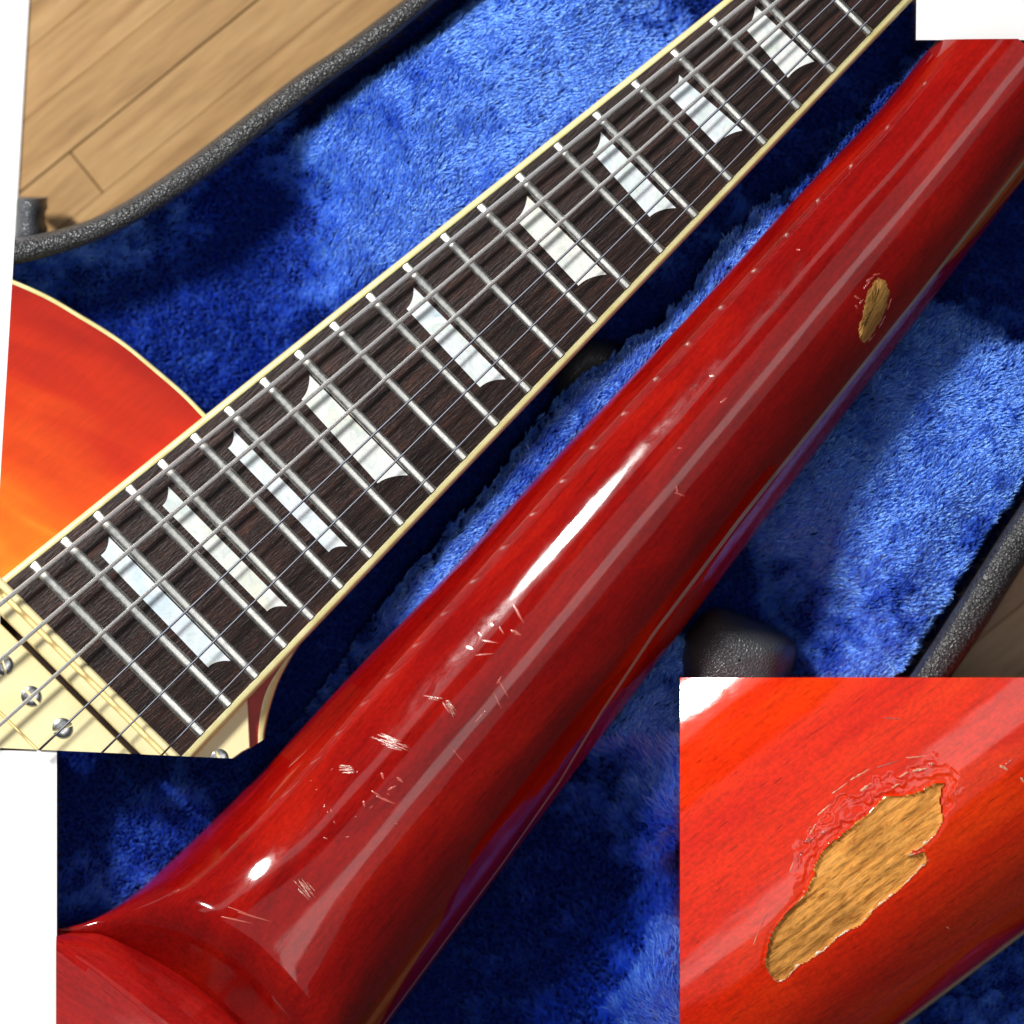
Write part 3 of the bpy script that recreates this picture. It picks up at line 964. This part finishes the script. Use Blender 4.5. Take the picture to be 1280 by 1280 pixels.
# raised pale strip imitating a reflection streak in the lacquer near the right edge
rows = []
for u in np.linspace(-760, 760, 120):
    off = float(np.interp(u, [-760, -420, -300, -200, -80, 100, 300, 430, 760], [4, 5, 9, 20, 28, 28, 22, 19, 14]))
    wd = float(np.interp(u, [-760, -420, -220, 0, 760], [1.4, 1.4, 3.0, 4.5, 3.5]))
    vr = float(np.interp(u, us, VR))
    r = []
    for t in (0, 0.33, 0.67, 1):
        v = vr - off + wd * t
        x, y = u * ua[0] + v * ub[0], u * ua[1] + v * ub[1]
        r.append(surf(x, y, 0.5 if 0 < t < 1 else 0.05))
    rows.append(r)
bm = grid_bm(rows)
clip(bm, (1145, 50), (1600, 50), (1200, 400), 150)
mk('binding', bm, M['binding_shade'], bk, label='thin pale strip imitating a reflection streak along the right edge of the neck')

# body with rounded edge, at the heel
Ac = resample([(30, 1160), (71, 1164), (100, 1165), (124, 1166), (149, 1175), (197, 1199), (232, 1221), (266, 1245), (294, 1273), (330, 1312)], 60)
Bc = resample([(30, 1166), (71, 1181), (85, 1190), (100, 1201), (122, 1217), (155, 1244), (180, 1266), (200, 1284), (222, 1304), (255, 1340)], 60)
rows = []
for p, q in zip(Ac, Bc):
    d = (q - p)
    r = [P(*(p - d * 0.05), 110), P(*p, 192)]
    for t in np.linspace(0.08, 1, 9):
        w = p + d * t
        r.append(P(w.x, w.y, 192 + 52 * math.sin(t * math.pi / 2 * 0.93) ** 0.8))
    for t in (1.0,):
        w = p + d * 1.02
        r.append(P(w.x, w.y, 243))
    for t in (0.05, 0.3, 0.6, 1.0):
        w = q + Vector((-150, 120)) * t
        r.append(P(w.x, w.y, 246 + 5 * t))
    rows.append(r)
bm = grid_bm(rows)
clip(bm, (71, 900), (71, 1600), (400, 1000), 200)
mk('body', bm, M['red_body'], bk, sharp=60, label='red body edge where the neck joins')

# dents, scratches and the bare chip on the neck back
def blot(outline, lift, n=None, tree=None, dome=0.4):
    ring = outline
    c = Vector((sum(p[0] for p in ring) / len(ring), sum(p[1] for p in ring) / len(ring)))
    bm = bmesh.new()
    rows = []
    for k, f in enumerate((1.0, 0.86, 0.6, 0.3, 0.04)):
        rows.append([surf(c.x + (p[0] - c.x) * f, c.y + (p[1] - c.y) * f, 0.04 if k == 0 else lift, tree) for p in list(ring) + [ring[0]]])
    grid_bm(rows, bm)
    bmesh.ops.remove_doubles(bm, verts=bm.verts, dist=1e-7)
    return bm
def sliver(cx, cy, ln, wd, ang, seed, jag=0.25):
    rr = random.Random(seed)
    pts = []
    n = 22
    for k in range(n):
        t = 2 * math.pi * k / n
        lx = math.cos(t) * ln / 2; ly = math.sin(t) * wd / 2 * (1 + rr.uniform(-jag, jag)) * (1 - 0.35 * math.cos(t))
        pts.append((cx + lx * math.cos(ang) - ly * math.sin(ang), cy + lx * math.sin(ang) + ly * math.cos(ang)))
    return pts
DENTS = [(490, 928, 52, 12, R(18), 9), (562, 884, 28, 7, R(58), 5), (541, 872, 36, 3, R(12), 3), (433, 962, 27, 9, R(-4), 6), (381, 1110, 44, 13, R(50), 6)]
for i, (x, y, l, w, a, cnt) in enumerate(DENTS):
    rd = random.Random(300 + i)
    dbm = bmesh.new()
    for k in range(cnt):
        o = (k / max(1, cnt - 1) - 0.5) * w + rd.uniform(-0.6, 0.6)
        ll = l * math.sqrt(max(0.1, 1 - (2 * o / (w + 3)) ** 2)) * rd.uniform(0.5, 1.0)
        sh = rd.uniform(-0.12, 0.12) * l
        cx = x + sh * math.cos(a) - o * math.sin(a); cy = y + sh * math.sin(a) + o * math.cos(a)
        piece = blot(sliver(cx, cy, ll, rd.uniform(0.9, 2.1), a + rd.uniform(-0.12, 0.12), 60 * i + k, 0.3), 0.3)
        tmp = bpy.data.meshes.new('tmp'); piece.to_mesh(tmp); piece.free(); dbm.from_mesh(tmp); bpy.data.meshes.remove(tmp)
    mk('dent', dbm, M['dent'], neck2, label='pale dent in the red lacquer')
SCR = [(296, 1150, 40, 2.0, R(12)), (318, 1146, 44, 1.8, R(16)), (300, 1139, 30, 1.4, R(20)),
       (482, 1000, 26, 2.6, R(22)), (470, 992, 14, 2.2, R(30)), (490, 985, 12, 2.6, R(-30)), (500, 975, 10, 3, R(40)), (478, 970, 9, 3, R(70)), (455, 1005, 8, 3, R(80)),
       (630, 862, 26, 1.8, R(60)), (622, 876, 24, 1.6, R(64)), (624, 850, 12, 1.6, R(-60)), (572, 944, 26, 1.4, R(50)), (600, 896, 22, 1.2, R(-50)),
       (587, 810, 13, 5, R(20)), (615, 781, 7, 5, R(20)), (648, 767, 28, 3, R(60)), (612, 802, 22, 2, R(10)), (606, 818, 24, 1.8, R(-5)), (645, 791, 14, 4, R(25)), (627, 788, 12, 2, R(60)), (600, 793, 10, 2, R(50)),
       (850, 618, 14, 2, R(20)), (846, 612, 10, 2, R(80)), (905, 500, 12, 2, R(-40)), (890, 470, 8, 3, R(0)), (850, 560, 6, 2, R(0)), (998, 312, 6, 2, R(0))]
rr = random.Random(9)
for k in range(16):
    SCR.append((440 + rr.gauss(0, 45) * 0.6 + rr.uniform(-40, 60), 1020 - rr.uniform(-60, 60), rr.uniform(3, 6), rr.uniform(0.9, 1.6), rr.uniform(0, 3.1)))
for i, (x, y, l, w, a) in enumerate(SCR):
    mk('scratch', blot(sliver(x, y, l, w, a, i + 40, 0.35), 0.35), M['scratch'], neck2)
chip_s = [(1097, 346), (1104, 350), (1110, 358), (1111, 370), (1107, 386), (1100, 402), (1092, 416), (1083, 427), (1078, 426), (1074, 418), (1074, 408), (1078, 398), (1080, 386), (1082, 374), (1088, 360), (1093, 352)]
rd = random.Random(5)
jag_ring = [(p.x + rd.uniform(-1.3, 1.3), p.y + rd.uniform(-1.3, 1.3)) for p in resample(chip_s + [chip_s[0]], 65)[:-1]]
mk('bare_wood_chip', blot(jag_ring, 0.5), M['bare_small'], neck2, label='small worn chip showing bare tan wood')
for k, (x, y, l, w, a) in enumerate([(1072, 372, 9, 3, R(30)), (1077, 377, 8, 2.4, R(-50)), (1084, 356, 14, 2.2, R(-50)), (1088, 349, 12, 2.6, R(-35)), (1096, 343, 10, 2, R(-10)), (1071, 384, 6, 2, R(60)), (1112, 380, 16, 1.2, R(-70)), (1103, 402, 18, 1.4, R(-62)), (1090, 422, 14, 1.2, R(-50))]):
    mk('scratch', blot(sliver(x, y, l, w, a, 500 + k, 0.5), 0.4), M['scratch'], neck2)

# ------------------------------------------------------------------ close-up block of the neck with the large chip
ns = thing('neck_section', 'square close-up section of orange-red neck with a large bare wood chip', 'guitar neck', P(1065, 1063, 60))
b2x, b2y = math.sin(R(37)), math.cos(R(37)); a2x, a2y = math.cos(R(37)), -math.sin(R(37))
CHIP = [(1182, 979), (1174, 998), (1178, 1012), (1179, 1026), (1170, 1042), (1160, 1053), (1150, 1060), (1136, 1069), (1148, 1066), (1155, 1062), (1158, 1070), (1160, 1077), (1149, 1088), (1125, 1112),
        (1108, 1126), (1094, 1136), (1084, 1148), (1077, 1156), (1062, 1164), (1046, 1173), (1034, 1186), (1022, 1194), (1008, 1203), (995, 1211), (985, 1222), (974, 1228), (965, 1222), (958, 1211), (956, 1198), (959, 1184),
        (964, 1168), (971, 1156), (980, 1144), (991, 1132), (1002, 1122), (1009, 1112), (1015, 1096), (1019, 1081), (1025, 1067), (1033, 1056), (1046, 1046), (1060, 1036), (1074, 1026), (1088, 1015), (1098, 1004), (1108, 995), (1122, 994),
        (1136, 993), (1150, 988), (1163, 981), (1172, 978)]
gx = np.arange(850, 1321, 2.0); gy = np.arange(847, 1321, 2.0)
X, Y = np.meshgrid(gx, gy, indexing='ij')
VV = X * b2x + Y * b2y; UU = X * a2x + Y * a2y
CR = 1482.0; VE = 1700.0
def prof_left(d): return d ** 2 / 2000 + 2.4e-9 * d ** 4
def lean(u): return 0.095 * (u - 177) - (u - 177) ** 2 / 8000
left = 292 - prof_left(CR - VV)
xr = np.clip((VV - CR) / (VE - CR), 0, 1)
right = 292 - 178 * (1 - np.maximum(0, 1 - xr ** 2.0) ** 0.5)
Z = np.where(VV < CR, left, right) + lean(UU)
jit = (vnoise(X, Y, 5, 71) - 0.5) * 5 + (vnoise(X, Y, 14, 72) - 0.5) * 4
cd = seg_dist(X, Y, CHIP, True)
inside = in_poly(X + jit * 0.5, Y + jit * 0.4, CHIP)
# lifted, flaking lacquer on the upper-left side of the chip
side = sstep(-30, 30, -((X - 1068) * b2x + (Y - 1100) * b2y))
cdn = cd + (vnoise(X, Y, 13, 78) - 0.5) * 17 + (vnoise(X, Y, 5, 79) - 0.5) * 7
fade = sstep(985, 1010, X) * sstep(1215, 1190, X) * sstep(0.35, 0.65, side)
terrace = -1.0 * (cdn < 11) - 0.8 * (cdn < 23) - 1.0 * ((cdn > 26) & (cdn < 29) & (vnoise(X, Y, 16, 80) > 0.5))
Z = np.where(~inside, Z + (terrace + (vnoise(X, Y, 6, 73) - 0.5) * 0.5 * (cdn < 24)) * fade + (vnoise(X, Y, 160, 75) - 0.5) * 1.2, Z)
Z = np.where(~inside, Z - 0.8 * np.exp(-(cd / 3.0) ** 2), Z)
DEPTH = 3.0
Zin = Z - DEPTH * sstep(0, 5, cd) - 0.6 + (vnoise(UU, VV, 6, 74) - 0.5) * 1.2 + (vnoise(UU * 0.12, VV, 5, 76) - 0.5) * 2.5
edge_ok = VV <= VE
bmr = bmesh.new(); bmw = bmesh.new()
vr_, vw_ = {}, {}
def gv(d, bm, i, j, zz):
    if (i, j) not in d: d[i, j] = bm.verts.new(P(X[i, j], Y[i, j], zz[i, j]))
    return d[i, j]
for i in range(len(gx) - 1):
    for j in range(len(gy) - 1):
        q = ((i, j), (i + 1, j), (i + 1, j + 1), (i, j + 1))
        if not any(edge_ok[k] for k in q): continue
        cin = sum(bool(inside[k]) for k in q)
        if cin >= 3:
            bmw.faces.new([gv(vw_, bmw, *k, Zin) for k in q])
        else:
            bmr.faces.new([gv(vr_, bmr, *k, Z) for k in q])
# wall skirts at the cut faces and chip edge: extrude boundary edges downwards
def skirt(bm, amount_fn):
    be = [e for e in bm.edges if e.is_boundary]
    r = bmesh.ops.extrude_edge_only(bm, edges=be)
    for v in [g for g in r['geom'] if isinstance(g, bmesh.types.BMVert)]:
        amount_fn(v)
def drop(v):
    px = v.co.x / S / ((D - v.co.z) / D) + 640; py = 640 - v.co.y / S / ((D - v.co.z) / D)
    if px < 852 or py < 849: v.co.z = 90 * S
    elif px * b2x + py * b2y > VE - 8: v.co.z = 90 * S
    else: v.co.z -= 7 * S
skirt(bmr, drop)
bvh2 = BVHTree.FromBMesh(bmr)
sec = mk('lacquered_surface', bmr, M['red_close'], ns, sharp=50, label='orange-red lacquer with pink sheen around the chip')
mk('bare_wood_chip', bmw, M['bare'], ns, label='large chip of bare ochre wood with dark grain')
# pale lacquer rim along the lower side of the chip
low = CHIP[3:28]
rows = []
for i, p in enumerate(resample(low, 130)):
    w = 2.6 + 2.2 * math.sin(i * 0.9) * math.sin(i * 0.37)
    j = (random.random() - 0.5) * 1.2
    pp = Vector((p.x + b2x * (0.2 + j), p.y + b2y * (0.2 + j)))
    q = pp + Vector((-b2x, -b2y)) * max(0.8, w)
    r = []
    for t, lf in ((0, 0.1), (0.4, 0.9), (1, -2.2)):
        c = pp.lerp(q, t)
        vtx = c.x * b2x + c.y * b2y
        xr_ = min(1, max(0, (vtx - CR) / (VE - CR)))
        zz = (292 - 178 * (1 - math.sqrt(1 - xr_ ** 2))) if vtx > CR else 292 - prof_left(CR - vtx)
        r.append(P(c.x, c.y, zz + lean(c.x * a2x + c.y * a2y) - 1.2 + lf))
    rows.append(r)
mk('chip_rim', grid_bm(rows), M['chipped'], sec, label='pale broken lacquer edge of the chip')
FL = [(1116, 898, 26, 3, R(4)), (1030, 1012, 26, 2.4, R(-42)), (1016, 1036, 18, 2.6, R(-60)), (1012, 1050, 14, 5, R(-20)), (1050, 985, 30, 2.0, R(-36)), (1075, 968, 34, 2.2, R(-30)), (1110, 955, 34, 2.0, R(-18)), (1145, 946, 30, 2.0, R(-6)), (1150, 962, 24, 4, R(-10)),
      (1165, 955, 10, 5, R(10)), (1130, 968, 16, 3, R(-30)), (1082, 984, 20, 3, R(-38)), (1000, 1070, 24, 1.6, R(-62)), (990, 1082, 18, 1.4, R(-70)), (1255, 960, 14, 4, R(30)), (1262, 952, 16, 2, R(-40)), (1278, 975, 10, 3, R(60)), (1120, 982, 14, 2.6, R(-28)), (1030, 1040, 10, 4, R(-30)),
      (1185, 1160, 6, 2, R(40)), (945, 1172, 24, 1.3, R(-70)), (955, 1150, 22, 1.2, R(-65))]
for i, (x, y, l, w, a) in enumerate(FL):
    mk('flake', blot(sliver(x, y, l * 0.85, w * 0.75, a, 200 + i, 0.6), 0.35, tree=bvh2), M['flake'] if i % 3 else M['scratch'], sec)
# binding at the lower right edge
rows = []
for u in np.linspace(-20, 520, 60):
    r = []
    for dv_, z in ((-1.5, 124), (-1, 126), (1, 126.5), (2.6, 125), (3.4, 120), (3.4, 90)):
        v = VE + dv_
        r.append(P(u * a2x + v * b2x, u * a2y + v * b2y, z + (lean(u) if z > 100 else 0)))
    rows.append(r)
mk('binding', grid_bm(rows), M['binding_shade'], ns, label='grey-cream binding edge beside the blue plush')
